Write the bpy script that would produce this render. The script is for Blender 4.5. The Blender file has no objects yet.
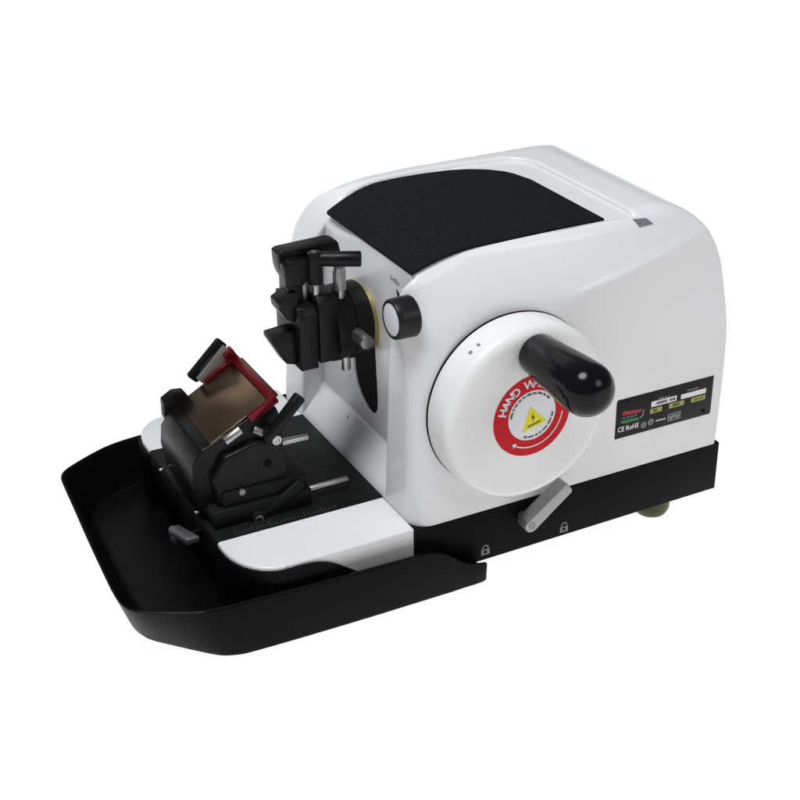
import bpy, bmesh, math, random
import numpy as np
from mathutils import Vector, Matrix, Quaternion
random.seed(4)
S = 0.01                       # everything below is written in centimetres
O = Vector((10.0, 16.0, 0.0))  # foot of the machine
C = bpy.context.scene.collection
PI = math.pi

# ------------------------------------------------------------------ materials
def pset(b, **k):
    for n, v in k.items():
        n = n.replace('_', ' ')
        if n in b.inputs: b.inputs[n].default_value = v

def mat(name, col, rough=.4, metal=0., spec=.5, coat=0., coat_r=.1, bump=0., bscale=300., rvar=.0, cvar=0., vscale=20., fine=None):
    m = bpy.data.materials.new(name); m.use_nodes = True
    nt = m.node_tree; N = nt.nodes; L = nt.links
    b = N['Principled BSDF']
    pset(b, Base_Color=(*col, 1), Roughness=rough, Metallic=metal, Specular_IOR_Level=spec, Coat_Weight=coat, Coat_Roughness=coat_r)
    tc = N.new('ShaderNodeTexCoord')
    if bump:
        n = N.new('ShaderNodeTexNoise'); n.inputs['Scale'].default_value = bscale; n.inputs['Detail'].default_value = 4
        L.new(tc.outputs['Object'], n.inputs['Vector'])
        bp = N.new('ShaderNodeBump'); bp.inputs['Strength'].default_value = bump; bp.inputs['Distance'].default_value = .0006
        L.new(n.outputs['Fac'], bp.inputs['Height']); L.new(bp.outputs['Normal'], b.inputs['Normal'])
    if rvar or cvar:
        n = N.new('ShaderNodeTexNoise'); n.inputs['Scale'].default_value = vscale; n.inputs['Detail'].default_value = 6; n.inputs['Roughness'].default_value = .6
        L.new(tc.outputs['Object'], n.inputs['Vector'])
        if rvar:
            r = N.new('ShaderNodeMapRange'); r.inputs[1].default_value = .3; r.inputs[2].default_value = .7
            r.inputs[3].default_value = max(.02, rough-rvar); r.inputs[4].default_value = rough+rvar
            L.new(n.outputs['Fac'], r.inputs[0]); L.new(r.outputs[0], b.inputs['Roughness'])
        if cvar:
            x = N.new('ShaderNodeMix'); x.data_type = 'RGBA'
            x.inputs[6].default_value = (*[c*(1-cvar) for c in col], 1); x.inputs[7].default_value = (*[min(1, c*(1+cvar)) for c in col], 1)
            r = N.new('ShaderNodeMapRange'); r.inputs[1].default_value = .3; r.inputs[2].default_value = .7
            L.new(n.outputs['Fac'], r.inputs[0]); L.new(r.outputs[0], x.inputs[0]); L.new(x.outputs[2], b.inputs['Base Color'])
    return m

M_white  = mat('white_enamel', (.735, .732, .738), .33, spec=.4, coat=.25, coat_r=.12, bump=.05, bscale=900, rvar=.035, cvar=.007, vscale=12)
M_wheel  = mat('wheel_enamel', (.765, .76, .755), .38, spec=.4, coat=.15, coat_r=.15, bump=.05, bscale=900, rvar=.03, cvar=.008, vscale=12)
M_base   = mat('black_painted_steel', (.0042, .0048, .0042), .5, spec=.06, bump=.15, bscale=700, rvar=.08, cvar=.2)
M_tray   = mat('black_tray_plastic', (.0024, .0024, .0024), .42, spec=.09, bump=.25, bscale=900, rvar=.08, cvar=.25)
M_mat    = mat('ribbed_rubber', (.0062, .007, .0085), .8, spec=.12, bump=1.0, bscale=600, cvar=.7, vscale=330)
M_anod   = mat('black_anodised_metal', (.0034, .0037, .004), .38, spec=.2, bump=.1, bscale=900, rvar=.1, cvar=.2, vscale=40)
M_anod2  = mat('worn_black_metal', (.0055, .006, .006), .45, spec=.14, bump=.12, bscale=800, rvar=.1, cvar=.25, vscale=40)
M_slot   = mat('slot_black', (.004, .004, .004), .8, spec=.1)
M_grip   = mat('black_gloss_plastic', (.004, .004, .0048), .17, spec=.2, bump=.03, bscale=400, rvar=.04)
M_knob   = mat('black_knob_plastic', (.007, .007, .008), .4, spec=.25, bump=.08, bscale=600)
M_cap    = mat('grey_white_cap', (.60, .60, .63), .4, spec=.3)
M_steel  = mat('brushed_steel', (.42, .42, .41), .33, metal=1., rvar=.08, cvar=.1, vscale=60)
M_dsteel = mat('dull_steel', (.26, .26, .255), .42, metal=1., rvar=.08, cvar=.12, vscale=60)
M_alu    = mat('grey_cast_aluminium', (.34, .34, .335), .4, metal=.7, spec=.4, rvar=.08, cvar=.08, vscale=60)
M_dalu   = mat('dark_cast_aluminium', (.13, .13, .135), .38, metal=.6, spec=.4, rvar=.08, cvar=.1, vscale=60)
M_brass  = mat('brass', (.45, .36, .15), .5, metal=1.)
M_red    = mat('red_anodised_metal', (.15, .0025, .008), .32, metal=.45, spec=.4, rvar=.06, cvar=.15, vscale=50)
M_beige  = mat('bronze_tinted_plate', (.235, .165, .108), .26, spec=.5, metal=1., rvar=.04, cvar=.08, vscale=25)
M_foot   = mat('olive_rubber', (.05, .062, .016), .4, spec=.3, rvar=.1, cvar=.4, vscale=80)
M_redlab = mat('red_label_print', (.52, .006, .013), .45, spec=.15)
M_wlab   = mat('white_label_print', (.72, .72, .73), .42, spec=.3)
M_ylab   = mat('yellow_print', (.72, .64, .02), .45, spec=.3)
M_ink    = mat('black_ink', (.02, .02, .02), .5, spec=.3)
M_gink   = mat('grey_ink', (.20, .20, .21), .5, spec=.3)
M_tick   = mat('grey_scale_ink', (.05, .05, .05), .5, spec=.3)
M_plate  = mat('black_plate_print', (.008, .0088, .008), .42, spec=.15, cvar=.2, vscale=60)
M_olive  = mat('olive_field_print', (.33, .33, .075), .45, spec=.3)
M_green  = mat('green_print', (.03, .16, .06), .45, spec=.3)
M_redp   = mat('red_logo_print', (.33, .02, .02), .45, spec=.3)
M_grayp  = mat('grey_field_print', (.22, .22, .215), .5, spec=.3)
M_ind    = mat('grey_indicator_window', (.17, .17, .19), .3, spec=.4)

# ------------------------------------------------------------------ mesh helpers
def basis(d):
    d = Vector(d).normalized()
    a = Vector((0, 0, 1)) if abs(d.z) < .9 else Vector((1, 0, 0))
    u = d.cross(a).normalized(); v = d.cross(u).normalized()
    return u, v, d

class MB:
    def __init__(self): self.V = []; self.F = []
    def raw(self, vs, fs):
        o = len(self.V); self.V += [Vector(v) for v in vs]; self.F += [tuple(o+i for i in f) for f in fs]; return self
    def _take(self, bm, bev=0, seg=2, ang=28):
        bmesh.ops.recalc_face_normals(bm, faces=bm.faces[:])
        if bev:
            es = [e for e in bm.edges if len(e.link_faces) == 2 and e.calc_face_angle(0) > math.radians(ang)]
            bmesh.ops.bevel(bm, geom=es, offset=bev, segments=seg, profile=.5, affect='EDGES', clamp_overlap=True)
        bm.verts.index_update()
        self.raw([v.co.copy() for v in bm.verts], [[v.index for v in f.verts] for f in bm.faces]); bm.free(); return self
    def box(self, c, s, rot=None, bev=.08, seg=2):
        bm = bmesh.new(); bmesh.ops.create_cube(bm, size=1)
        R = rot.to_3x3() if rot is not None else Matrix.Identity(3)
        for v in bm.verts: v.co = Vector(c) + R @ Vector((v.co.x*s[0], v.co.y*s[1], v.co.z*s[2]))
        return self._take(bm, bev, seg)
    def prism(self, pts, ax, a, b, bev=.08, seg=2, shear=None):
        f = {'x': lambda p, t: (t, p[0], p[1]), 'y': lambda p, t: (p[0], t, p[1]), 'z': lambda p, t: (p[0], p[1], t)}[ax]
        bm = bmesh.new(); n = len(pts)
        A = [bm.verts.new(f(p, a)) for p in pts]; B = [bm.verts.new(f(p, b)) for p in pts]
        bm.faces.new(A); bm.faces.new(B)
        for i in range(n): bm.faces.new((A[i], A[(i+1) % n], B[(i+1) % n], B[i]))
        return self._take(bm, bev, seg)
    def lathe(self, prof, p0, d, seg=40):
        u, v, w = basis(d); p0 = Vector(p0); vs = []; fs = []
        k = len(prof)
        for t, r in prof:
            for j in range(seg):
                a = 2*PI*j/seg; vs.append(p0 + w*t + (u*math.cos(a)+v*math.sin(a))*r)
        for i in range(k-1):
            for j in range(seg):
                jj = (j+1) % seg; fs.append((i*seg+j, i*seg+jj, (i+1)*seg+jj, (i+1)*seg+j))
        fs.append(tuple(range(seg))[::-1]); fs.append(tuple((k-1)*seg+j for j in range(seg)))
        return self.raw(vs, fs)
    def cyl(self, p0, p1, r, r1=None, seg=32, bev=.06):
        p0 = Vector(p0); p1 = Vector(p1); L = (p1-p0).length; r1 = r if r1 is None else r1
        b = min(bev, L*.4, r*.5, r1*.5)
        pr = [(0, r-b), (b*.3, r-b*.3), (b, r), (L-b, r1), (L-b*.3, r1-b*.3), (L, r1-b)]
        return self.lathe(pr, p0, p1-p0, seg)
    def build(self, name, m, parent=None, auto=34):
        me = bpy.data.meshes.new(name)
        me.from_pydata([tuple((v-O)*S) if parent is not None else tuple(v*S) for v in self.V], [], self.F)
        bm = bmesh.new(); bm.from_mesh(me); bmesh.ops.recalc_face_normals(bm, faces=bm.faces[:]); bm.to_mesh(me); bm.free()
        me.polygons.foreach_set('use_smooth', [True]*len(me.polygons))
        me.set_sharp_from_angle(angle=math.radians(auto))
        me.materials.append(m)
        o = bpy.data.objects.new(name, me); C.objects.link(o)
        if parent is not None: o.parent = parent
        return o

def catmull(pts, n=6, closed=True):
    pts = [np.array(p, float) for p in pts]; N = len(pts); out = []
    for i in range(N if closed else N-1):
        g = (lambda k: pts[k % N]) if closed else (lambda k: pts[min(max(k, 0), N-1)])
        p0, p1, p2, p3 = g(i-1), g(i), g(i+1), g(i+2)
        for j in range(n):
            t = j/n
            out.append(.5*((2*p1)+(-p0+p2)*t+(2*p0-5*p1+4*p2-p3)*t*t+(-p0+3*p1-3*p2+p3)*t**3))
    if not closed: out.append(pts[-1])
    return out

def glyphs(s, size, bold=.012):
    """flat outlines of a line of lettering as (verts, faces), starting at x=0"""
    cu = bpy.data.curves.new('lettering', 'FONT'); cu.body = s; cu.size = size; cu.resolution_u = 3; cu.offset = size*bold
    ob = bpy.data.objects.new('lettering', cu); C.objects.link(ob)
    dg = bpy.context.evaluated_depsgraph_get(); me = bpy.data.meshes.new_from_object(ob.evaluated_get(dg))
    vs = [(v.co.x, v.co.y) for v in me.vertices]; fs = [tuple(p.vertices) for p in me.polygons]
    bpy.data.objects.remove(ob); bpy.data.meshes.remove(me); bpy.data.curves.remove(cu)
    return vs, fs

# ------------------------------------------------------------------ the machine
root = bpy.data.objects.new('rotary_microtome', None); C.objects.link(root)
root.location = O*S; root.empty_display_size = .1
root['label'] = 'white rotary microtome with black tray and red hand wheel label on white table'
root['category'] = 'microtome'

# ---- housing, described as one distance field and skinned
def rint(a, b, r):
    return np.minimum(np.maximum(a, b), -r) + np.hypot(np.maximum(a+r, 0), np.maximum(b+r, 0))
def smax(a, b, k):
    h = np.maximum(k-np.abs(a-b), 0)/k
    return np.maximum(a, b)+h*h*k*.25
def ztop(X): return 34.8-1.7*np.clip((9-X)/8, 0, 1.25)**2
def polyd(P, Y, Z):
    P = np.array(P); d = np.full(Y.shape, 1e9); s = np.ones(Y.shape)
    n = len(P)
    for i in range(n):
        a = P[i]; b = P[i-1]; e = b-a; wx = Y-a[0]; wy = Z-a[1]
        t = np.clip((wx*e[0]+wy*e[1])/(e@e), 0, 1)
        d = np.minimum(d, (wx-e[0]*t)**2+(wy-e[1]*t)**2)
        c1 = Z >= a[1]; c2 = Z < b[1]; c3 = e[0]*wy > e[1]*wx
        s = np.where((c1 & c2 & c3) | (~c1 & ~c2 & ~c3), -s, s)
    return s*np.sqrt(d)
SLOT = [(12.4, 26.5), (12.5, 20), (12.65, 15.2), (12.9, 14.1), (13.4, 13.45), (14.1, 13.2), (15.0, 13.4), (16.2, 14.1), (17.2, 15.2), (17.6, 16.5), (17.6, 18), (17.5, 26.5)]
def xface(Z):                      # the recessed front panel: upright above, an apron sweeping forward below
    up = 2.5-(np.clip(Z, 11, 34)-11)/22*1.0
    ap = (Z-7.5)/(11.2-7.5)*2.55-.05
    return np.where(ap < up, ap, up)-np.maximum(.25-np.abs(ap-up), 0)**2
Y_R = ([7, 15, 25, 28, 30.4, 33.1, 36], [6.7, 6.1, 5.3, 4.6, 3.75, 3.05, 3.0])
Y_L = ([7, 9.7, 12.7, 20, 28, 33.1, 36], [27.0, 26.7, 26.3, 25.2, 23.3, 21.9, 21.9])
PKL = np.polyfit([0, 3, 7, 11, 15, 19, 23, 26], [21.5, 22.5, 23.5, 24.0, 24.1, 24.0, 23.7, 23.4], 3)
PADL = ([0, 1.5, 3.5, 7.5, 11, 16.6, 22, 26], [21.6, 21.9, 22.4, 23.5, 23.8, 23.5, 22.5, 20.5])
def body(X, Y, Z):
    dr = -Y+0*X
    dl = Y-(34.0-.2*np.maximum(0, Z-9))
    df = -X+0*Y
    db = X-(36.9-((Z-17)/10)**2*.25)
    dt = Z-ztop(X)+.05*np.maximum(0, 4.4-Y)**2*np.clip((X-2)/6, 0, 1)
    t = np.clip((X-12)/25.5, 0, 1); q = lambda z: .15*(np.sqrt((z-21.5)**2+3)+z-21.5)-.03
    t = t**3*(1.6-.6*t); tp = t*q(Z)                                   # the right side leans in towards the rear top
    dr = dr+tp
    zr = 28.2+(X-16)*.18; y0 = t*q(zr); m = .40+.22*t
    dc = ((Z-zr)*m+y0-Y)/np.sqrt(1+m*m)
    bead = .07*np.exp(-((dr-dc)/.16)**2)*np.clip((X-14)/6, 0, 1)*np.clip((Z-26)/1.5, 0, 1)
    sides = rint(df, -bead+smax(dr, dc, .22+.9*np.clip((18-X)/9, 0, 1)), 2.1)
    sides = rint(sides, dl, 2.8)
    top = rint(dt, db, 7.5)
    w = np.clip((Y-10)/10, 0, 1); w = w*w*(3-2*w); e = np.clip((X-29)/7, 0, 1); e = e*e*(3-2*e); f = np.clip((13-X)/10, 0, 1)
    rs = 1.8+w*(2.2+1.3*f); rs = rs*(1-e)+.6*e
    d = rint(sides, top, rs)*w+(1-w)*(smax(sides, top, 1.1*(1-e)+.35*e)*np.clip(X/5-.4, 0, 1)+rint(sides, top, rs)*(1-np.clip(X/5-.4, 0, 1)))
    yr = np.interp(Z, *Y_R); yl = np.interp(Z, *Y_L)
    rec = np.maximum(np.maximum(X-xface(Z), yr-Y), Y-yl)
    d = smax(d, -rec, .55)
    pk = np.maximum(np.maximum(rint(X-25.8, Y-np.polyval(PKL, X)-.1, 3.2), 2.95-Y), ztop(X)-.42-Z)
    pk = np.maximum(pk, 1.0-X)
    d = smax(d, -pk, .4)
    d = np.maximum(d, 7.15-Z)
    sl = np.maximum(polyd(SLOT, Y, Z), X-7)
    return smax(d, -sl, .3)

def skin(f, lo, hi, h):
    ax = [np.arange(lo[i], hi[i]+h, h) for i in range(3)]
    n = [len(a) for a in ax]
    D = np.empty(n)
    YY, ZZ = np.meshgrid(ax[1], ax[2], indexing='ij')
    for i, x in enumerate(ax[0]): D[i] = f(np.full(YY.shape, x), YY, ZZ)
    ins = D < 0
    c = ins[:-1, :-1, :-1].astype(np.int8)*0
    for a in (0, 1):
        for b in (0, 1):
            for e in (0, 1):
                c = c + ins[a:n[0]-1+a, b:n[1]-1+b, e:n[2]-1+e]
    act = (c > 0) & (c < 8)
    idx = np.full(act.shape, -1, int); ii = np.argwhere(act); idx[act] = np.arange(len(ii))
    acc = np.zeros((len(ii), 3)); cnt = np.zeros(len(ii))
    for d in range(3):
        o1, o2 = [k for k in range(3) if k != d]
        for a in (0, 1):
            for b in (0, 1):
                p = ii.copy(); p[:, o1] += a; p[:, o2] += b; q = p.copy(); q[:, d] += 1
                v0 = D[tuple(p.T)]; v1 = D[tuple(q.T)]; cr = (v0 < 0) != (v1 < 0)
                t = np.where(cr, v0/np.where(cr, v0-v1, 1), 0)
                pt = p.astype(float); pt[:, d] += t
                acc[cr] += pt[cr]; cnt[cr] += 1
    V = acc/cnt[:, None]*h+np.array([a[0] for a in ax])
    fs = []
    for d in range(3):
        o1, o2 = [(1, 2), (2, 0), (0, 1)][d]
        sl0 = [slice(None)]*3; sl1 = [slice(None)]*3
        sl0[d] = slice(0, n[d]-1); sl1[d] = slice(1, n[d])
        A = ins[tuple(sl0)]; B = ins[tuple(sl1)]
        e = np.argwhere(A != B)
        e = e[(e[:, o1] > 0) & (e[:, o2] > 0) & (e[:, o1] < n[o1]-1) & (e[:, o2] < n[o2]-1)]
        q = []
        for a, b in ((1, 1), (0, 1), (0, 0), (1, 0)):
            p = e.copy(); p[:, o1] -= a; p[:, o2] -= b; q.append(idx[tuple(p.T)])
        q = np.stack(q, 1); fl = ~A[tuple(e.T)]
        q[fl] = q[fl][:, ::-1]
        fs.append(q)
    Fc = np.concatenate(fs)
    ev = lambda P: f(P[:, 0], P[:, 1], P[:, 2])
    def grad(P, s=.01):
        return np.stack([ev(P+s*np.eye(3)[k])-ev(P-s*np.eye(3)[k]) for k in range(3)], 1)/(2*s)
    for _ in range(3):
        g = grad(V); dd = ev(V)/np.maximum((g*g).sum(1), .3)
        V = V-np.clip(dd, -.5*h, .5*h)[:, None]*g
    g = grad(V, .05); N = g/np.maximum(np.linalg.norm(g, axis=1), 1e-6)[:, None]
    return V, Fc, N

V, Fc, Nn = skin(body, (-.6, -.6, 6.8), (37.8, 33.6, 35.6), .2)
me = bpy.data.meshes.new('housing')
Vm = (V-np.array(O))*S
me.vertices.add(len(Vm)); me.vertices.foreach_set('co', Vm.ravel())
me.loops.add(Fc.size); me.loops.foreach_set('vertex_index', Fc.ravel().astype(np.int32))
me.polygons.add(len(Fc)); me.polygons.foreach_set('loop_start', np.arange(0, Fc.size, 4, dtype=np.int32))
me.update(calc_edges=True); me.validate()
me.polygons.foreach_set('use_smooth', [True]*len(me.polygons))
me.normals_split_custom_set_from_vertices(Nn.tolist())
me.materials.append(M_white)
housing = bpy.data.objects.new('housing', me); C.objects.link(housing); housing.parent = root
housing['label'] = 'white enamelled machine cover'

def top_z(x, y):
    z = np.linspace(36, 28, 1601); d = body(np.full(z.shape, x), np.full(z.shape, y), z)
    return float(z[np.argmax(d < 0)])
def panel_x(y, z):
    x = np.linspace(-1, 4, 1001); d = body(x, np.full(x.shape, y), np.full(x.shape, z))
    return float(x[np.argmax(d < 0)])

# rubber mat lying in the pocket of the top
oc = [(1.45, 3.1), (1.45, 21.75)]
oc += [(3.5, 22.35), (5.5, 23.0), (7.5, 23.45), (11, 23.75), (14, 23.65), (16.6, 23.3), (18.6, 22.6), (20.3, 21.5), (21.6, 20.0), (22.3, 18.2), (22.6, 16), (22.5, 11), (22.4, 3.3), (22.2, 3.1)]
mb = MB()
xs = sorted({1.45, *np.arange(2, 22.6, .5), 22.55})
def lft(x): return np.interp(x, [p[0] for p in oc[1:12]]+[22.6], [p[1] for p in oc[1:12]]+[16])
vs = []; fs = []; ny = 24
for x in xs:
    for j in range(ny+1):
        y = 3.1+(lft(x)-3.1)*j/ny; vs.append((x, y, float(ztop(np.array(x)))-.22))
for x in xs:
    for j in range(ny+1):
        y = 3.1+(lft(x)-3.1)*j/ny; vs.append((x, y, float(ztop(np.array(x)))-.55))
nx = len(xs); W = ny+1; off = nx*W
for i in range(nx-1):
    for j in range(ny):
        a = i*W+j; fs.append((a, a+W, a+W+1, a+1)); fs.append((off+a, off+a+1, off+a+W+1, off+a+W))
for i in range(nx-1):
    for a in (i*W, i*W+ny): fs.append((a, a+W, off+a+W, off+a))
for j in range(ny):
    for a in (j, (nx-1)*W+j): fs.append((a, a+1, off+a+1, off+a))
mb.raw(vs, fs).build('rubber_mat', M_mat, housing)['label'] = 'black textured mat on the top'

# indicator window on the right shoulder
quad = [Vector(p) for p in ((25.47, 2.41, 34.24), (27.07, 2.45, 34.05), (27.78, 2.19, 33.38), (26.06, 1.98, 33.45))]
vs = []; fs = []
for i in range(5):
    for j in range(5):
        p = quad[0].lerp(quad[1], i/4).lerp(quad[3].lerp(quad[2], i/4), j/4); nn = Vector((.1, -.75, .65)).normalized()
        for _ in range(8): p = p-nn*float(body(np.array([p.x]), np.array([p.y]), np.array([p.z]))[0])
        vs.append(p+nn*.05)
for i in range(4):
    for j in range(4): a = i*5+j; fs.append((a, a+5, a+6, a+1))
MB().raw(vs, fs).build('indicator_window', M_ind, housing)

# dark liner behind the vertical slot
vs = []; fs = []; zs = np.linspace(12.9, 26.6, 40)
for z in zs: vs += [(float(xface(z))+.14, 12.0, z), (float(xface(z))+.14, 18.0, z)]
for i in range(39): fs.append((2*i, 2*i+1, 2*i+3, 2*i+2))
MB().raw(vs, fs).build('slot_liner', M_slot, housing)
# section range lettering and pointer
def on_panel(vs, y, z, slope=0., lift=.03):
    return [(panel_x(y-u, z+v)-lift, y-u, z+v+slope*u) for u, v in vs]
gv, gf = glyphs('0-60µ', .78)
MB().raw(on_panel(gv, 7.75, 30.65), gf).build('thickness_lettering', M_gink, housing)
pv = [(-.5, .75), (.75, .2), (-.2, -.75)]
vs = on_panel(pv, 6.1, 29.4, lift=.05)
MB().raw(vs, [(0, 1, 2)]).build('knob_pointer', M_ink, housing)
# small plug hole on the apron
xx = panel_x(19.2, 10.4)
MB().cyl((xx-.05, 19.2, 10.4), (xx+.4, 19.2, 10.4), .16, seg=16).build('plug', M_gink, housing)

# ---- base
base = MB().prism([(-.02, 1.32), (37.2, 1.72), (37.2, 7.48), (-.02, 7.3)], 'y', -.06, 33.2, bev=.12)
base.box((-6.9, 17.2, 2.95), (13.8, 32.6, 2.9), bev=.2)
base.box((-15.6, 17.0, 2.95), (3.7, 21.5, 2.9), bev=.2)
base.box((3.6, 16.8, 1.15), (7.3, 33, .8), bev=.05)
base = base.build('base', M_base, root)
base['label'] = 'black painted base'
def padlock(cx, cz, openit):
    m = MB(); y = -.09
    def ring(r0, r1, a0, a1, ox, oz, n=14):
        vs = []; fs = []
        for i in range(n+1):
            a = a0+(a1-a0)*i/n
            vs += [(ox+r0*math.cos(a), y, oz+r0*math.sin(a)), (ox+r1*math.cos(a), y, oz+r1*math.sin(a))]
        for i in range(n): fs.append((2*i, 2*i+1, 2*i+3, 2*i+2))
        m.raw(vs, fs)
    q = lambda x0, x1, z0, z1: m.raw([(x0, y, z0), (x1, y, z0), (x1, y, z1), (x0, y, z1)], [(0, 1, 2, 3)])
    q(cx-.5, cx+.5, cz-.55, cz-.38); q(cx-.5, cx-.16, cz-.38, cz+.12); q(cx+.16, cx+.5, cz-.38, cz+.12); q(cx-.16, cx+.16, cz-.02, cz+.12)
    ring(.24, .38, 0, PI, cx, cz+.26)
    q(cx-.38, cx-.24, cz+.12, cz+.26)
    if not openit: q(cx+.24, cx+.38, cz+.12, cz+.26)
    return m.build('padlock_symbol', M_gink, base)
padlock(8.04, 2.6, False)['label'] = 'closed padlock symbol'
padlock(17.5, 2.5, True)['label'] = 'open padlock symbol'
for (x, y) in ((30.3, 2.1), (30.3, 31), (9.5, 31), (7.0, 9.0)):
    MB().lathe([(0, 1.35), (.15, 1.65), (.5, 1.85), (.9, 2.0), (2.5, 2.0)], (x, y, -.38), (0, 0, 1), 32).build('foot', M_foot, root)

# ---- white work platform in front
out = [(-.02, 0.0), (-13.6, 0.0)]
for i in range(13):
    a = i/12*PI/2; out.append((-13.6-4.3*math.sin(a), 5.6-5.6*math.cos(a)))
for i in range(13):
    a = i/12*PI/2; out.append((-13.9-4.0*math.cos(a), 29.2+5.1*math.sin(a)))
out += [(-.02, 34.3)]
plat = MB().prism(out, 'z', 4.2, 7.5, bev=.22, seg=3).build('work_platform', M_white, root)
slide = MB().prism([(-.06, 6.75), (-17.95, 6.75), (-17.95, 27.0), (-.06, 27.0)], 'z', 7.3, 7.62, bev=.03)
slide.box((-17.97, 16.9, 6.0), (.16, 20.2, 3.0), bev=.02)
slide = slide.build('slide_plate', M_anod2, root); slide['label'] = 'black slide plate with scale'
m = MB()
for i in range(30):
    x = -15.9+i*.37; l = .75 if i % 5 == 0 else .42
    m.raw([(x-.035, 7.0, 7.64), (x+.035, 7.0, 7.64), (x+.035, 7.0+l, 7.64), (x-.035, 7.0+l, 7.64)], [(0, 1, 2, 3)])
m.build('scale_marks', M_tick, slide)

def offs(P, d):
    P = np.array(P); T = np.gradient(P, axis=0); T /= np.linalg.norm(T, axis=1)[:, None]
    return [tuple(q) for q in P+np.stack([T[:, 1], -T[:, 0]], 1)*d]
# ---- waste tray
rim = [(7.3, -.35, 1.15), (7.3, -1.75, 2.25), (6.7, -1.98, 2.42), (5.4, -2, 2.85), (4.4, -2, 3.3), (3.3, -2, 4.2), (2.2, -1.98, 4.95), (1, -1.95, 5.35), (-1, -1.87, 5.5), (-6, -1.7, 5.5), (-13, -1.42, 5.5), (-18, -1.15, 5.5),
       (-21.2, -.95, 5.5), (-22.8, -.6, 5.5), (-25.9, 1.0, 5.5), (-27.6, 2.1, 5.5), (-28.5, 3.6, 5.5), (-28.72, 6, 5.5), (-28.5, 11, 5.5), (-28.15, 17, 5.5), (-27.75, 23, 5.5), (-27.4, 28.3, 5.5), (-27.2, 29.7, 5.5), (-26.5, 30.9, 5.5), (-24.6, 32.2, 5.5), (-21, 34.0, 5.5), (-17.5, 34.7, 5.5),
       (-13, 34.9, 5.5), (-2, 34.9, 5.5), (2, 34.9, 4.5), (5, 34.9, 2.5), (7.3, 34.9, 1.15)]
bot = [(7.1, -.35, .3), (7.1, -1.7, .3), (6.6, -1.95, .3), (5.4, -2, .3), (4.4, -2, .3), (3.3, -2.05, .3), (2.2, -2.05, .3), (1, -2.05, .3), (-1, -2.05, .3), (-6, -2.05, .3), (-13, -1.95, .3), (-17.6, -1.8, .3),
       (-19.4, -1.6, .3), (-21.2, -.75, .3), (-24.5, 2.7, .3), (-26.1, 4.6, .3), (-26.7, 6.3, .3), (-26.8, 8, .3), (-26.7, 12, .3), (-26.5, 17, .3), (-26.2, 22, .3), (-25.9, 26.5, .3), (-25.4, 28.4, .3), (-24.5, 29.9, .3), (-23.2, 31, .3), (-20.4, 32.4, .3), (-17.3, 33.3, .3),
       (-13, 33.8, .3), (-2, 33.8, .3), (2, 33.8, .3), (5, 33.8, .3), (7.1, 33.8, .3)]
def smooth_ring(r):
    n = len(r); o = []
    for i in range(n):
        seg = 5
        if i in (0, n-1): o.append(np.array(r[i], float)); continue
        p0, p1, p2, p3 = [np.array(r[k % n], float) for k in (i-1, i, i+1, i+2)]
        for j in range(seg):
            t = j/seg; d1 = (p2-p0)*.5; d2 = (p3-p1)*.5
            L1 = np.linalg.norm(p2-p1)
            d1 *= min(1, L1*1.1/max(np.linalg.norm(d1), 1e-6)); d2 *= min(1, L1*1.1/max(np.linalg.norm(d2), 1e-6))
            h = (2*t**3-3*t*t+1)*p1+(t**3-2*t*t+t)*d1+(-2*t**3+3*t*t)*p2+(t**3-t*t)*d2
            o.append(h)
    return np.array(o)
R0 = smooth_ring(rim); B0 = smooth_ring(bot); n = len(R0)
def inset(r, d):
    P = r[:, :2]; T = np.roll(P, -1, 0)-np.roll(P, 1, 0); T /= np.maximum(np.linalg.norm(T, axis=1), 1e-6)[:, None]
    Nr = np.stack([T[:, 1], -T[:, 0]], 1)
    q = r.copy(); q[:, :2] += Nr*d
    return q
cen = R0[:, :2].mean(0)
sg = 1 if ((inset(R0, 1)[:, :2]-cen)**2).sum() < ((R0[:, :2]-cen)**2).sum() else -1
z_ = lambda r, dz: np.column_stack([r[:, :2], np.maximum(r[:, 2]+dz, .75)])
rings = [B0]
q = B0*.93+R0*.07; q2 = inset(q, -sg*.12); rings.append(q2)
rings.append(np.column_stack([R0[:, :2]*.96+B0[:, :2]*.04, np.maximum(R0[:, 2]-.25, .6)])); rings.append(inset(R0, sg*.03)); 
rings.append(z_(inset(R0, sg*.18), .09)); rings.append(z_(inset(R0, sg*.36), .02)); rings.append(z_(inset(R0, sg*.45), -.2))
fl = inset(B0, sg*.55); fl[:, 2] = 1.15; rings.append(fl)
fl = inset(B0, sg*.95); fl[:, 2] = .8; rings.append(fl)
fl = inset(B0, sg*1.6); fl[:, 2] = .7; rings.append(fl)
vs = [tuple(p) for r in rings for p in r]; fs = []
for k in range(len(rings)-1):
    for i in range(n): fs.append((k*n+i, k*n+(i+1) % n, (k+1)*n+(i+1) % n, (k+1)*n+i))
fs.append(tuple(range(n))); fs.append(tuple((len(rings)-1)*n+i for i in range(n)))
tray = MB().raw(vs, fs).build('waste_tray', M_tray, root, auto=50)
tray['label'] = 'black waste tray round the platform'
for seg in (out[2:15]+[(-17.92, 6.9)], [(-17.92, 27.0)]+out[15:19]):
    A1, A2 = offs(seg, .07), offs(seg, .3)
    if np.mean([(q[0]+5)**2+(q[1]-17)**2 for q in A1]) < np.mean([(q[0]+5)**2+(q[1]-17)**2 for q in seg]): A1, A2 = offs(seg, -.07), offs(seg, -.3)
    MB().prism(A1+A2[::-1], 'z', 1.0, 7.2, bev=.05).build('corner_skirt', M_tray, tray)
hp = [(-13.7, 1.2), (-13.7, 7.2)]
hp += [tuple(p) for p in catmull([(-13.6, 7.2), (-13.0, 7.2), (-12.3, 7.22), (-10.55, 7.05), (-8.9, 6.45), (-7.35, 5.4), (-6.0, 4.4)], 5, False)]
hp += [(-4, 3.2), (-4, 1.2)]
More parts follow.
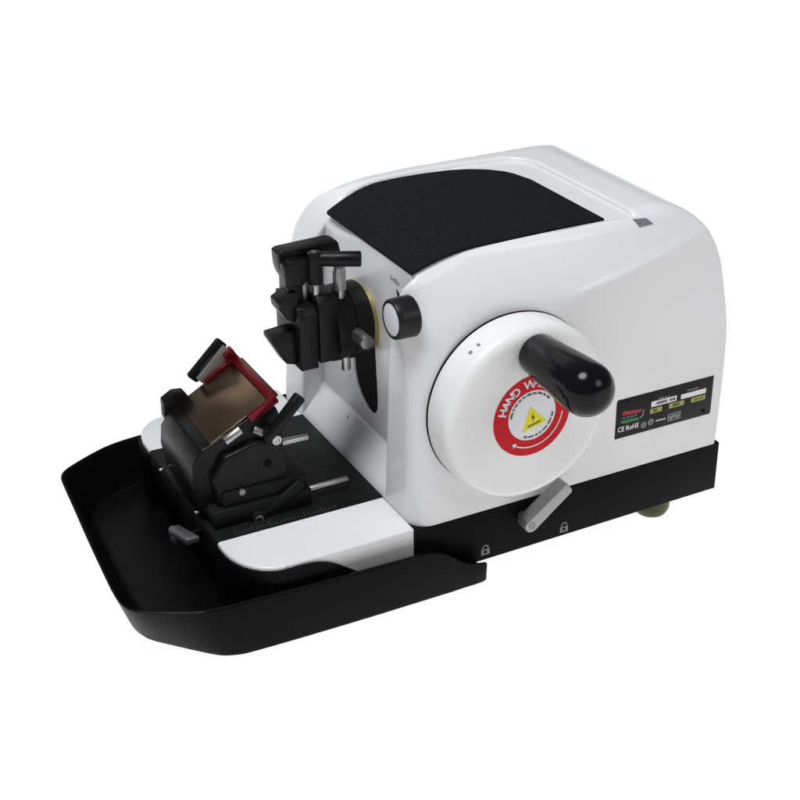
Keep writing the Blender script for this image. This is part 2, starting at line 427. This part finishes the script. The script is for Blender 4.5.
MB().prism(hp, 'y', -.35, -.07, bev=.06).build('side_flange', M_tray, tray)

# ---- hand wheel
WX, WZ, WR = 10.4, 19.3, 9.05
prof = [(.0, 3.2), (.08, 3.2), (.09, 8.9), (.13, 9.03), (.25, 9.08), (2.9, 9.03), (3.3, 8.94), (3.6, 8.77), (3.82, 8.5), (3.95, 8.15), (4.0, 7.7), (3.93, 6.6), (3.9, 5.0), (3.9, .4)]
wheel = MB().lathe(prof, (WX, -.02, WZ), (0, -1, 0), 160).build('hand_wheel', M_wheel, root)
wheel['label'] = 'white hand wheel'
MB().lathe([(0, 9.0), (0, 9.13), (.07, 9.13), (.07, 9.0)], (WX, -.0, WZ), (0, -1, 0), 160).build('wheel_gap_shade', M_base, wheel)  # dark ring added to draw the shade line in the gap behind the wheel
YF = -3.92
def disc(m, cx, cz, r0, r1, y, seg=96):
    vs = []; fs = []
    for i in range(seg):
        a = 2*PI*i/seg
        vs += [(cx+r0*math.cos(a), y, cz+r0*math.sin(a)), (cx+r1*math.cos(a), y, cz+r1*math.sin(a))]
    for i in range(seg): j = (i+1) % seg; fs.append((2*i, 2*i+1, 2*j+1, 2*j))
    if r0 < 1e-6: return m.raw([(cx, y, cz)]+vs[1::2], [(0, 1+i, 1+(i+1) % seg) for i in range(seg)])
    return m.raw(vs, fs)
LX, LZ = 10.55, 19.25
disc(MB(), LX, LZ, 2.62, 4.25, YF-.03).build('label_ring', M_redlab, wheel)
disc(MB(), LX, LZ, 0, 2.66, YF-.02).build('label_centre', M_wlab, wheel)
def arc_text(m, s, size, R, a_mid, step, inward=False, y=YF-.05):
    n = len(s)
    for k, ch in enumerate(s):
        if ch == ' ': continue
        gv, gf = glyphs(ch, size, .028)
        w = max(v[0] for v in gv)+min(v[0] for v in gv)
        a = a_mid+(k-(n-1)/2)*(step if inward else -step)
        up = Vector((math.cos(a), math.sin(a))) * (-1 if inward else 1)
        rt = Vector((up.y, -up.x)); c = Vector((math.cos(a), math.sin(a)))*R
        m.raw([(LX+c.x+rt.x*(v[0]-w/2)+up.x*(v[1]-size*.36), y, LZ+c.y+rt.y*(v[0]-w/2)+up.y*(v[1]-size*.36)) for v in gv], gf)
m = MB(); arc_text(m, 'HAND WHEEL', 1.22, 3.42, math.radians(103), math.radians(13.2)); m.build('hand_wheel_lettering', M_wlab, wheel)
m = MB()
def tiny_arc(R, a0, a1, h, groups):
    a = a0; d = 1 if a1 > a0 else -1; rnd = random.Random(7)
    while (a1-a)*d > 0:
        for k in range(rnd.choice(groups)):
            w = rnd.choice((.04, .05, .06))
            vs = []
            for (t, r) in ((0, R), (w*.75, R), (w*.75, R+h*rnd.choice((.7, .8, 1))), (0, R+h)):
                vs.append((LX+r*math.cos(a+d*t), YF-.04, LZ+r*math.sin(a+d*t)))
            m.raw(vs, [(0, 1, 2, 3)]); a += d*w
        a += d*.05
tiny_arc(2.22, math.radians(176), math.radians(40), .24, (3, 5, 6, 4))
tiny_arc(2.18, math.radians(248), math.radians(352), .22, (3, 4, 6))
m.build('small_lettering', M_ink, wheel)
m = MB()                                        # rotation arrow along the bottom of the ring
vs = []; fs = []; K = 26
for i in range(K+1):
    a = math.radians(238+(355-238)*i/K)
    for r in (3.32, 3.44): vs.append((LX+r*math.cos(a), YF-.05, LZ+r*math.sin(a)))
for i in range(K): fs.append((2*i, 2*i+1, 2*i+3, 2*i+2))
m.raw(vs, fs)
a = math.radians(231); c = Vector((math.cos(a), math.sin(a))); t = Vector((c.y, -c.x))
b = Vector((math.cos(math.radians(238)), math.sin(math.radians(238))))
m.raw([(LX+3.38*c.x, YF-.05, LZ+3.38*c.y), (LX+3.66*b.x, YF-.05, LZ+3.66*b.y), (LX+3.1*b.x, YF-.05, LZ+3.1*b.y)], [(0, 1, 2)])
m.build('rotation_arrow', M_wlab, wheel)
def rotpts(pts, ang, cx, cz, y):
    ca, sa = math.cos(ang), math.sin(ang)
    return [(cx+x*ca-z*sa, y, cz+x*sa+z*ca) for x, z in pts]
ang = math.radians(13); TX, TZ = LX+.12, LZ-.42
tri = [(-1.42, -.9), (1.42, -.9), (0, 1.5)]
MB().raw(rotpts(tri, ang, TX, TZ, YF-.035), [(0, 1, 2)]).build('warning_triangle', M_ylab, wheel)
m = MB()
m.raw(rotpts([(.16, .72), (-.2, .12), (.02, .14), (-.12, -.36), (.24, .26), (.03, .24)], ang, TX, TZ, YF-.05), [(0, 1, 2, 5), (2, 3, 4, 5)])
for i in range(10):
    x = -.72+i*.15; m.raw(rotpts([(x, -.66), (x+.11, -.66), (x+.11, -.46), (x, -.46)], ang, TX, TZ, YF-.05), [(0, 1, 2, 3)])
m.build('warning_symbol', M_ink, wheel)
m = MB()                                        # two small index marks on the rim
for a, w in ((122, .28), (128.5, .36)):
    a = math.radians(a); r = WR+.02; d = w/2/r
    m.raw([(WX+r*math.cos(a-d), -1.9, WZ+r*math.sin(a-d)), (WX+r*math.cos(a+d), -1.9, WZ+r*math.sin(a+d)), (WX+r*math.cos(a+d), -2.35, WZ+r*math.sin(a+d)), (WX+r*math.cos(a-d), -2.35, WZ+r*math.sin(a-d))], [(0, 1, 2, 3)])
m.build('index_mark', M_gink, wheel)
# grip
pr = [(0, 1.7), (.12, 1.95), (.5, 2.02), (3, 2.2), (6, 2.44), (8.3, 2.54)]
for i in range(1, 11):
    a = i/10*PI/2*.985; pr.append((8.3+2.4*math.sin(a), .3+2.24*math.cos(a)))
grip = MB().lathe(pr, (10.75, YF, 25.75), (0, -1, 0), 64).build('grip', M_grip, wheel)
grip['label'] = 'black turning grip'

# ---- locking lever on the base
d = Vector((3.79, 0, 2.9)); L_ = d.length; d.normalize(); n2 = Vector((-d.z, 0, d.x))
A = Vector((12.1, 0, 5.55))
ol = []
for i in range(9):
    a = PI/2+PI*i/8; ol.append(A+d*math.cos(a)*.78+n2*math.sin(a)*.78)
for t, w in ((L_+.5, -.72), (L_+.72, -.5), (L_+.72, .5), (L_+.5, .72)): ol.append(A+d*t+n2*w)
lever = MB().prism([(p.x, p.z) for p in ol], 'y', -2.35, -.75, bev=.14, seg=3)
lever.cyl((A.x+.15, .3, A.z+.1), (A.x+.15, -.8, A.z+.1), .42)
lever = lever.build('lock_lever', M_alu, root); lever['label'] = 'grey metal locking lever'
MB().lathe([(0, .44), (.06, .42), (.06, .2), (-.1, .19)], (A.x, -2.33, A.z), (0, -1, 0), 6).build('screw', M_dsteel, lever)

# ---- rating plate
PX0, PX1, PZ0, PZ1, PY = 23.25, 35.5, 11.4, 15.9, -.05
rate = MB().prism([(PX0, PZ0), (PX1-.1, PZ0), (PX1, PZ0+.4), (PX1, PZ1), (PX0+.1, PZ1), (PX0, PZ1-.3)], 'y', PY, .3, bev=.03).build('rating_plate', M_plate, root)
rate['label'] = 'black printed rating plate'
TL, TR, BL = (75, 240), (725, 68), (65, 498)
def pl(px, py):                                 # position on the plate from measured fractions
    s = (px-70)/650; top = 240-172*s; h = 258-8*s
    t = 1-(py-top)/h
    return PX0+(PX1-PX0)*s, PZ0+(PZ1-PZ0)*t
def field(m, x0, y0, x1, y1, h, y=PY-.02):
    a = pl(x0, y0); b = pl(x1, y1); hz = h/254*(PZ1-PZ0); z = (a[1]+b[1])/2
    m.raw([(a[0], y, z-hz), (b[0], y, z-hz), (b[0], y, z), (a[0], y, z)], [(0, 1, 2, 3)])
    return a[0], b[0], z-hz, z
def dashes(m, r, frac=(.08, .92), y=PY-.03, seed=1, w=.13):
    rnd = random.Random(seed); x0, x1, z0, z1 = r; x = x0+(x1-x0)*frac[0]; h = z1-z0
    while x < x0+(x1-x0)*frac[1]:
        ww = w*rnd.choice((.7, 1, 1, 1.2))
        if rnd.random() > .15:
            m.raw([(x, y, z0+h*.22), (x+ww*.72, y, z0+h*.22), (x+ww*.72, y, z0+h*rnd.choice((.7, .8))), (x, y, z0+h*.8)], [(0, 1, 2, 3)])
        x += ww
w_, o_, g_, dk = MB(), MB(), MB(), MB()
r = field(w_, 300, 245, 470, 200, 36); dashes(dk, r, (.2, .62), seed=3, w=.2); dashes(dk, r, (.72, .95), seed=5, w=.2)
field(w_, 500, 195, 672, 150, 32)
for i, (a, b, c, e) in enumerate(((295, 292, 375, 273), (423, 256, 525, 231), (574, 216, 670, 192))):
    r = field(o_, a, b, c, e, 32); dashes(dk, r, (.25, .8), seed=11+i, w=.16)
for i, (a, b, c, e) in enumerate(((345, 215, 430, 192), (540, 160, 625, 135))):
    p = pl(a, b); q_ = pl(c, e); gt = MB(); dashes(gt, (p[0], q_[0], p[1]-.3, p[1]), (0, 1), seed=21+i, w=.14); gt.build('field_title', M_grayp, rate)
gq = MB(); rr = field(gq, 420, 325, 508, 302, 50); gq.build('grey_field', M_grayp, rate); dashes(dk, (rr[0], rr[1], rr[2]+.45, rr[3]), seed=31, w=.14); dashes(dk, (rr[0], rr[1], rr[2], rr[2]+.42), seed=32, w=.14)
p = pl(340, 362); dashes(w_, (p[0], p[0]+1.15, p[1]-.3, p[1]), (0, 1), seed=41, w=.15)
p = pl(85, 450)
gv, gf = glyphs('CE RoHS', .8, .02); wmax = max(v[0] for v in gv); k = 2.6/wmax
w_.raw([(p[0]+x*k, PY-.025, p[1]+y) for x, y in gv], gf)
for px, py in ((258, 398), (305, 378)):         # two small round marks
    p = pl(px, py); m = disc(MB(), p[0], p[1], .17, .36, PY-.025, 24); disc(m, p[0], p[1], 0, .09, PY-.025, 12); m.build('approval_mark', M_grayp, rate)
w_.build('printed_field', M_wlab, rate); o_.build('olive_field', M_olive, rate); dk.build('dark_print', M_ink, rate)
def swoosh(m, pts, y=PY-.02):
    P = [pl(*q) for q in pts]; m.raw([(x, y, z) for x, z in P], [tuple(range(len(P)))])
mr = MB(); swoosh(mr, [(105, 322), (120, 308), (240, 292), (232, 312), (150, 330), (112, 336)]); mr.build('logo_red', M_redp, rate)
mg = MB(); swoosh(mg, [(100, 372), (215, 345), (226, 362), (140, 386), (104, 390)]); mg.build('logo_green', M_green, rate)
mw = MB()
for x in (120, 147, 172, 198): y = 352-(x-120)*.26; swoosh(mw, [(x-13, y+9), (x, y-9), (x+11, y+5), (x+4, y+6), (x-1, y-1), (x-7, y+9)], PY-.03)
swoosh(mw, [(226, 347), (244, 328), (248, 294), (254, 296), (252, 330), (232, 354)], PY-.03)
mw.build('logo_white', M_grayp, rate)
for px, py in ((140, 242), (670, 302)):
    p = pl(px, py); MB().cyl((p[0], PY+.05, p[1]), (p[0], PY-.05, p[1]), .22, seg=20).build('rivet', M_base, rate)

# ---- feed knob
KY, KZ = 1.75, 29.45
knob = MB().lathe([(0, 1.86), (.15, 1.96), (1.6, 1.94), (2.0, 1.92), (2.2, 1.84), (2.27, 1.7), (2.2, 1.6), (2.14, .3)], (.8, KY, KZ), (-1, 0, 0), 64)
knob = knob.build('feed_knob', M_knob, root); knob['label'] = 'black feed knob with white cap'
MB().lathe([(0, 1.56), (.1, 1.54), (.14, 1.44), (.15, .2)], (-1.3, KY, KZ), (-1, 0, 0), 48).build('knob_cap', M_cap, knob)

# ---- specimen head
head = bpy.data.objects.new('specimen_head', None); C.objects.link(head); head.parent = root; head.empty_display_size = .03
head['label'] = 'black specimen clamp on its brass collared shaft'
HY, HZ = 14.4, 24.2
def part(mb, name, m=M_anod, auto=34): return mb.build(name, m, head, auto)
part(MB().lathe([(0, 3.2), (.1, 3.4), (1.2, 3.4), (1.3, 3.3)], (1.2, HY, HZ), (1, 0, 0), 64), 'brass_collar', M_brass)
b = MB().lathe([(0, 3.6), (.15, 3.8), (1.75, 3.88), (1.8, 3.78), (1.95, 3.78), (2.0, 3.88), (3.6, 3.88), (3.75, 3.75)], (-2.45, HY, HZ), (1, 0, 0), 72)
b.cyl((1.0, HY, HZ), (4.5, HY, HZ), 2.4)
part(b, 'cylinder')
part(MB().prism([(11.3, 21.6), (16.9, 21.6), (17.2, 22.2), (17.2, 27.9), (16.6, 28.6), (11.9, 28.6), (11.2, 27.9), (11.2, 21.8)], 'x', -4.45, -2.35, bev=.14), 'rear_plate')
part(MB().prism([(10.95, 21.35), (16.4, 21.35), (16.9, 22), (16.9, 28.0), (15.5, 28.2), (11.5, 27.8), (10.95, 27.0)], 'x', -6.6, -4.7, bev=.14), 'front_plate')
part(MB().box((-4.6, 13.9, 24.8), (.5, 5.0, 5.2), bev=.03), 'spacer', M_slot)
# lower and upper jaws: wedges that reach forward
part(MB().prism([(-6.3, 21.6), (-7.7, 22.0), (-9.15, 24.7), (-9.1, 25.1), (-7.2, 25.3), (-6.3, 25.3)], 'y', 12.0, 14.2, bev=.12), 'lower_jaw')
part(MB().prism([(-6.2, 26.0), (-7.4, 26.6), (-8.1, 27.7), (-8.2, 28.5), (-6.9, 29.2), (-6.2, 29.3)], 'y', 12.0, 14.3, bev=.12), 'upper_jaw')
part(MB().prism([(-6.95, 26.6), (-5.5, 26.6), (-5.45, 31.0), (-6.9, 31.0)], 'y', 12.6, 15.0, bev=.15), 'clamp_post')
arm = [(-6.5, 29.6)] + [tuple(p) for p in catmull([(-7.0, 30.4), (-7.3, 31.4), (-7.4, 32.9)], 5, False)] + [(-7.0, 33.1), (-1.7, 33.25), (-1.1, 33.0), (-.75, 31.5), (-1.2, 31.3), (-3.6, 31.3), (-5.0, 29.8)]
part(MB().prism(arm, 'y', 13.5, 15.4, bev=.16, seg=3), 'clamp_arm')
part(MB().prism([(-7.15, 29.7), (-5.3, 29.7), (-4.7, 30.7), (-4.7, 32.2), (-6.9, 32.5), (-7.35, 32.0)], 'y', 12.3, 13.6, bev=.2, seg=3), 'arm_boss')
t = MB().cyl((-4.15, 12.4, 29.7), (-4.15, 12.4, 32.9), .78, seg=36, bev=.15)
t.cyl((-4.3, 12.5, 32.2), (-.2, 10.3, 32.2), .72, .76, seg=36, bev=.18)
tb = part(t, 'tee_lever'); MB().lathe([(0, .36), (.12, .34), (.14, .2), (.05, .16)], (-4.15, 12.4, 32.88), (0, 0, 1), 20).build('screw', M_dsteel, tb)
part(MB().cyl((-4.15, 12.4, 27.2), (-4.15, 12.4, 29.9), .36, seg=24), 'clamp_screw', M_steel)
part(MB().cyl((-5.0, 13.4, 27.6), (-5.0, 13.4, 30.6), .5, seg=24), 'clamp_screw', M_dsteel)
part(MB().cyl((-3.3, 14.2, 28.2), (-3.3, 14.2, 31.6), .36, seg=24), 'clamp_screw', M_steel)
s_ = MB().cyl((-1.35, 13.0, 27.2), (-1.35, 13.0, 30.7), .6, seg=28)
for i in range(20):
    a = 2*PI*i/20; s_.cyl((-1.35+.6*math.cos(a), 13+.6*math.sin(a), 28.3), (-1.35+.6*math.cos(a), 13+.6*math.sin(a), 30.3), .05, seg=5, bev=.02)
part(s_, 'knurled_screw', M_steel)
part(MB().cyl((-.75, 10.9, 24.3), (-.75, 8.2, 24.3), .68, seg=36, bev=.1), 'locking_pin', M_dsteel)
part(MB().cyl((-1.25, 12.3, 22.2), (-1.25, 12.3, 19.9), .5, seg=24), 'lower_screw', M_steel)
part(MB().box((-6.72, 12.6, 24.2), (.12, .5, 2.0), bev=.04), 'front_rib', M_anod2)

# ---- blade holder on the slide plate
hold = bpy.data.objects.new('blade_holder', None); C.objects.link(hold); hold.parent = root; hold.empty_display_size = .03
hold['label'] = 'black blade holder with red guard and bronze plate'
def hp_(mb, name, m=M_anod, auto=34): return mb.build(name, m, hold, auto)
b = MB().box((-12.2, 15.2, 8.55), (10.4, 13.0, 1.9), bev=.2)
b.box((-11.7, 15.2, 10.2), (9.0, 12.0, 1.6), bev=.25)
hp_(b, 'clamp_base', M_anod2)
hp_(MB().prism([(-18.2, 9.2), (-18.7, 12.3), (-18.5, 14.2), (-17.6, 15.6), (-16.6, 15.9), (-11.0, 18.6), (-9.6, 18.4), (-8.9, 16.5), (-9.6, 12.0), (-9.2, 9.2)], 'y', 10.6, 20.2, bev=.22, seg=3), 'wedge_body')
hp_(MB().prism([(-18.0, 14.6), (-18.0, 16.7), (-16.8, 17.4), (-15.7, 17.3), (-14.6, 15.6), (-14.8, 14.6)], 'y', 20.1, 21.3, bev=.18), 'side_ear')
hp_(MB().prism([(-16.6, 9.6), (-17.0, 12.6), (-15.6, 14.8), (-12.4, 15.6), (-9.4, 15.2), (-9.0, 11.5), (-10.0, 9.6)], 'y', 9.6, 10.7, bev=.3, seg=3), 'cheek_plate', M_anod)
# the sloping blade plate and its red guard
ux = Vector((5.6, 0, 3.1)).normalized(); uz = Vector((-ux.z, 0, ux.x)); ROT = Matrix((ux, Vector((0, 1, 0)), uz)).transposed()
PC = Vector((-13.3, 15.6, 17.85))
def loc(a, y, h): return PC+ux*a+uz*h+Vector((0, y, 0))
hp_(MB().box(loc(-.25, -.1, -.09), (6.9, 9.4, .18), ROT, bev=.03), 'blade_plate', M_beige)
hp_(MB().box(loc(.6, 0, -.5), (7.6, 8.9, .6), ROT, bev=.1), 'plate_bed', M_anod)
g = MB().box(loc(3.72, .05, -.2), (.95, 9.7, .8), ROT, bev=.15)
g.box(loc(2.4, -4.75, -.55), (3.4, .6, 1.0), ROT, bev=.15)
g.box(loc(1.9, 4.7, -.05), (4.0, .5, .6), ROT, bev=.15)
g.box(loc(3.55, 4.95, .6), (1.2, 1.1, 1.3), ROT, bev=.2)
hp_(g, 'blade_guard', M_red)
# black lever bar behind, on its grey strip
vx = Vector((3.4, 0, 3.3)).normalized(); vz = Vector((-vx.z, 0, vx.x)); RB = Matrix((vx, Vector((0, 1, 0)), vz)).transposed()
BC = Vector((-12.75, 21.1, 19.75))
hp_(MB().box(BC, (5.0, .7, 1.4), RB, bev=.25, seg=3), 'guard_lever', M_anod2)
hp_(MB().box(BC+vz*-.75+Vector((.3, -.45, -.2)), (4.4, .4, 2.0), RB, bev=.1), 'guard_strip', M_alu)
m = MB()
for i in range(11):
    c = BC+vx*(-1.1+i*.19)+Vector((0, -.37, 0))+vz*.1
    m.raw([c-vz*.1, c+vx*.12-vz*.1, c+vx*.12+vz*.12, c+vz*.12], [(0, 1, 2, 3)])
m.build('lever_marks', M_tick, hold)
# screws, rods, levers
a0 = Vector((-15.1, 10.6, 16.0)); hp_(MB().cyl(a0, a0+ux*1.9, .5, seg=28), 'knurled_screw', M_steel)
a0 = Vector((-12.1, 10.6, 16.6)); hp_(MB().cyl(a0, a0+Vector((.9, -.4, -.5)), .45, seg=24), 'side_screw', M_dsteel)
lv = MB().cyl((-11.2, 9.2, 16.0), (-7.7, 9.0, 19.9), .58, .66, seg=32, bev=.15); lv.cyl((-10.6, 9.3, 16.0), (-10.6, 10.6, 16.0), .9, seg=28, bev=.15)
lv = hp_(lv, 'upper_lever'); MB().lathe([(0, .5), (.1, .48), (.12, .25), (.02, .2)], (-10.45, 8.75, 15.85), (0, -1, 0), 24).build('screw', M_steel, lv)
hp_(MB().cyl((-10.9, 10.0, 14.75), (-6.7, 10.0, 14.65), .36, seg=24), 'rod', M_steel)
lv = MB().box((-10.3, 9.0, 8.8), (5.6, .9, 1.25), Matrix.Rotation(-math.radians(32.5), 3, 'Y'), bev=.3, seg=3); lv.cyl((-12.9, 8.3, 7.2+.7), (-12.9, 9.4, 7.2+.7), .75, seg=28, bev=.12)
lv = hp_(lv, 'lower_lever', M_anod2); MB().lathe([(0, .52), (.1, .5), (.12, .26), (.02, .2)], (-12.9, 8.4, 7.75), (0, -1, 0), 24).build('screw', M_steel, lv)
hp_(MB().cyl((-7.0, 10.0, 8.62), (-2.5, 10.0, 8.66), .34, seg=24), 'rod', M_steel)
hp_(MB().cyl((-9.0, 10.0, 8.6), (-7.0, 10.0, 8.62), .6, seg=24, bev=.15), 'rod_collar', M_anod2)
for p, r in (((-14.2, 9.55, 10.8), .34), ): hp_(MB().cyl(p, (p[0], p[1]-.5, p[2]+.05), r, seg=20), 'side_screw', M_dsteel)
for p in ((-18.3, 21.3, 8.3), (-17.95, 11.6, 8.35)): hp_(MB().cyl(p, (p[0]-.45, p[1], p[2]), .22, seg=16), 'front_screw', M_steel)
MB().cyl((-20.3, 11.3, 6.2), (-17.7, 11.3, 6.4), .3).build('lever_shaft', M_base, root)
hp_(MB().cyl((-11.2, 9.65, 13.1), (-11.2, 9.5, 13.1), .42, seg=24), 'screw_hole', M_slot)

# ---- clamp lever at the front edge of the platform
cl = MB().prism([(-21.25, 11.7), (-20.9, 12.2), (-20.0, 12.0), (-18.9, 9.0), (-20.3, 8.95)], 'z', 6.55, 7.3, bev=.16, seg=3)
cl.prism([(-21.2, 11.6), (-20.8, 12.1), (-20.0, 11.9), (-19.7, 11.0), (-20.9, 10.7)], 'z', 5.7, 6.7, bev=.2)
cl = cl.build('slide_clamp_lever', M_dalu, root); cl['label'] = 'grey lever at the front edge of the platform'

# ------------------------------------------------------------------ table: white sheet made translucent, whitened by an unseen added lamp below
tm = bpy.data.materials.new('white_acrylic'); tm.use_nodes = True
nt = tm.node_tree; nt.nodes.clear()
o_ = nt.nodes.new('ShaderNodeOutputMaterial'); mx = nt.nodes.new('ShaderNodeMixShader'); di = nt.nodes.new('ShaderNodeBsdfDiffuse'); tr = nt.nodes.new('ShaderNodeBsdfTranslucent')
di.inputs[0].default_value = (.85, .85, .85, 1); tr.inputs[0].default_value = (.92, .92, .92, 1); mx.inputs[0].default_value = .75
nt.links.new(di.outputs[0], mx.inputs[1]); nt.links.new(tr.outputs[0], mx.inputs[2]); nt.links.new(mx.outputs[0], o_.inputs[0])
me = bpy.data.meshes.new('tabletop'); Wd = 9.0
me.from_pydata([(-Wd, -Wd, -.0038), (Wd, -Wd, -.0038), (Wd, Wd, -.0038), (-Wd, Wd, -.0038)], [], [(0, 1, 2, 3)]); me.materials.append(tm)
tab = bpy.data.objects.new('tabletop', me); C.objects.link(tab); tab['kind'] = 'structure'

# ------------------------------------------------------------------ light
def area(name, loc_, target, size, size_y, power, col=(1, 1, 1)):
    l = bpy.data.lights.new(name, 'AREA'); l.shape = 'RECTANGLE' if size != size_y or size > 5 else 'DISK'; l.size = size; l.size_y = size_y; l.energy = power; l.color = col
    o = bpy.data.objects.new(name, l); C.objects.link(o); o.location = loc_
    o.rotation_euler = (Vector(target)-Vector(loc_)).to_track_quat('-Z', 'Y').to_euler(); return o
area('under_table_fill', (1.2, 1.8, -.6), (1.2, 1.8, 0), 18, 18, 1290)  # unseen lamp added under the sheet to whiten it and wash out shadows
area('key_softbox', (-.45, -.1, 1.9), (.1, .15, .15), 0.85, .85, 30, (.955, .98, 1.0))
area('side_softbox', (.9, -1.6, 1.3), (.1, .1, .2), .8, .8, 7, (1, .985, .96))
area('plate_reflection_fill', (.05, 1.6, 1.05), (-.13, .15, .17), 1.1, .9, 1.9, (1, .97, .92))  # unseen lamp added so its reflection lightens part of the blade plate
w = bpy.data.worlds.new('World'); bpy.context.scene.world = w; w.use_nodes = True
w.node_tree.nodes['Background'].inputs[0].default_value = (.93, .96, 1.0, 1); w.node_tree.nodes['Background'].inputs[1].default_value = .15

# ------------------------------------------------------------------ camera
cam = bpy.data.cameras.new('camera'); co = bpy.data.objects.new('camera', cam); C.objects.link(co)
cam.sensor_width = 36; cam.lens = 1441.3/800*36; cam.clip_start = .05; cam.clip_end = 100
Rw = Matrix(((0.8891681209222139, -0.45749269494291706, -0.008971444116001578), (0.21718512436461385, 0.4046947170367846, 0.8882864446546757), (-0.40275386340839325, -0.791784453040336, 0.4592022489418246)))
co.matrix_world = Matrix.Translation(Vector((-55.241, -105.721, 83.346))*S) @ Rw.transposed().to_4x4()
sc = bpy.context.scene; sc.camera = co
sc.view_settings.view_transform = 'Standard'; sc.view_settings.look = 'None'; sc.view_settings.exposure = 0; sc.view_settings.gamma = 1
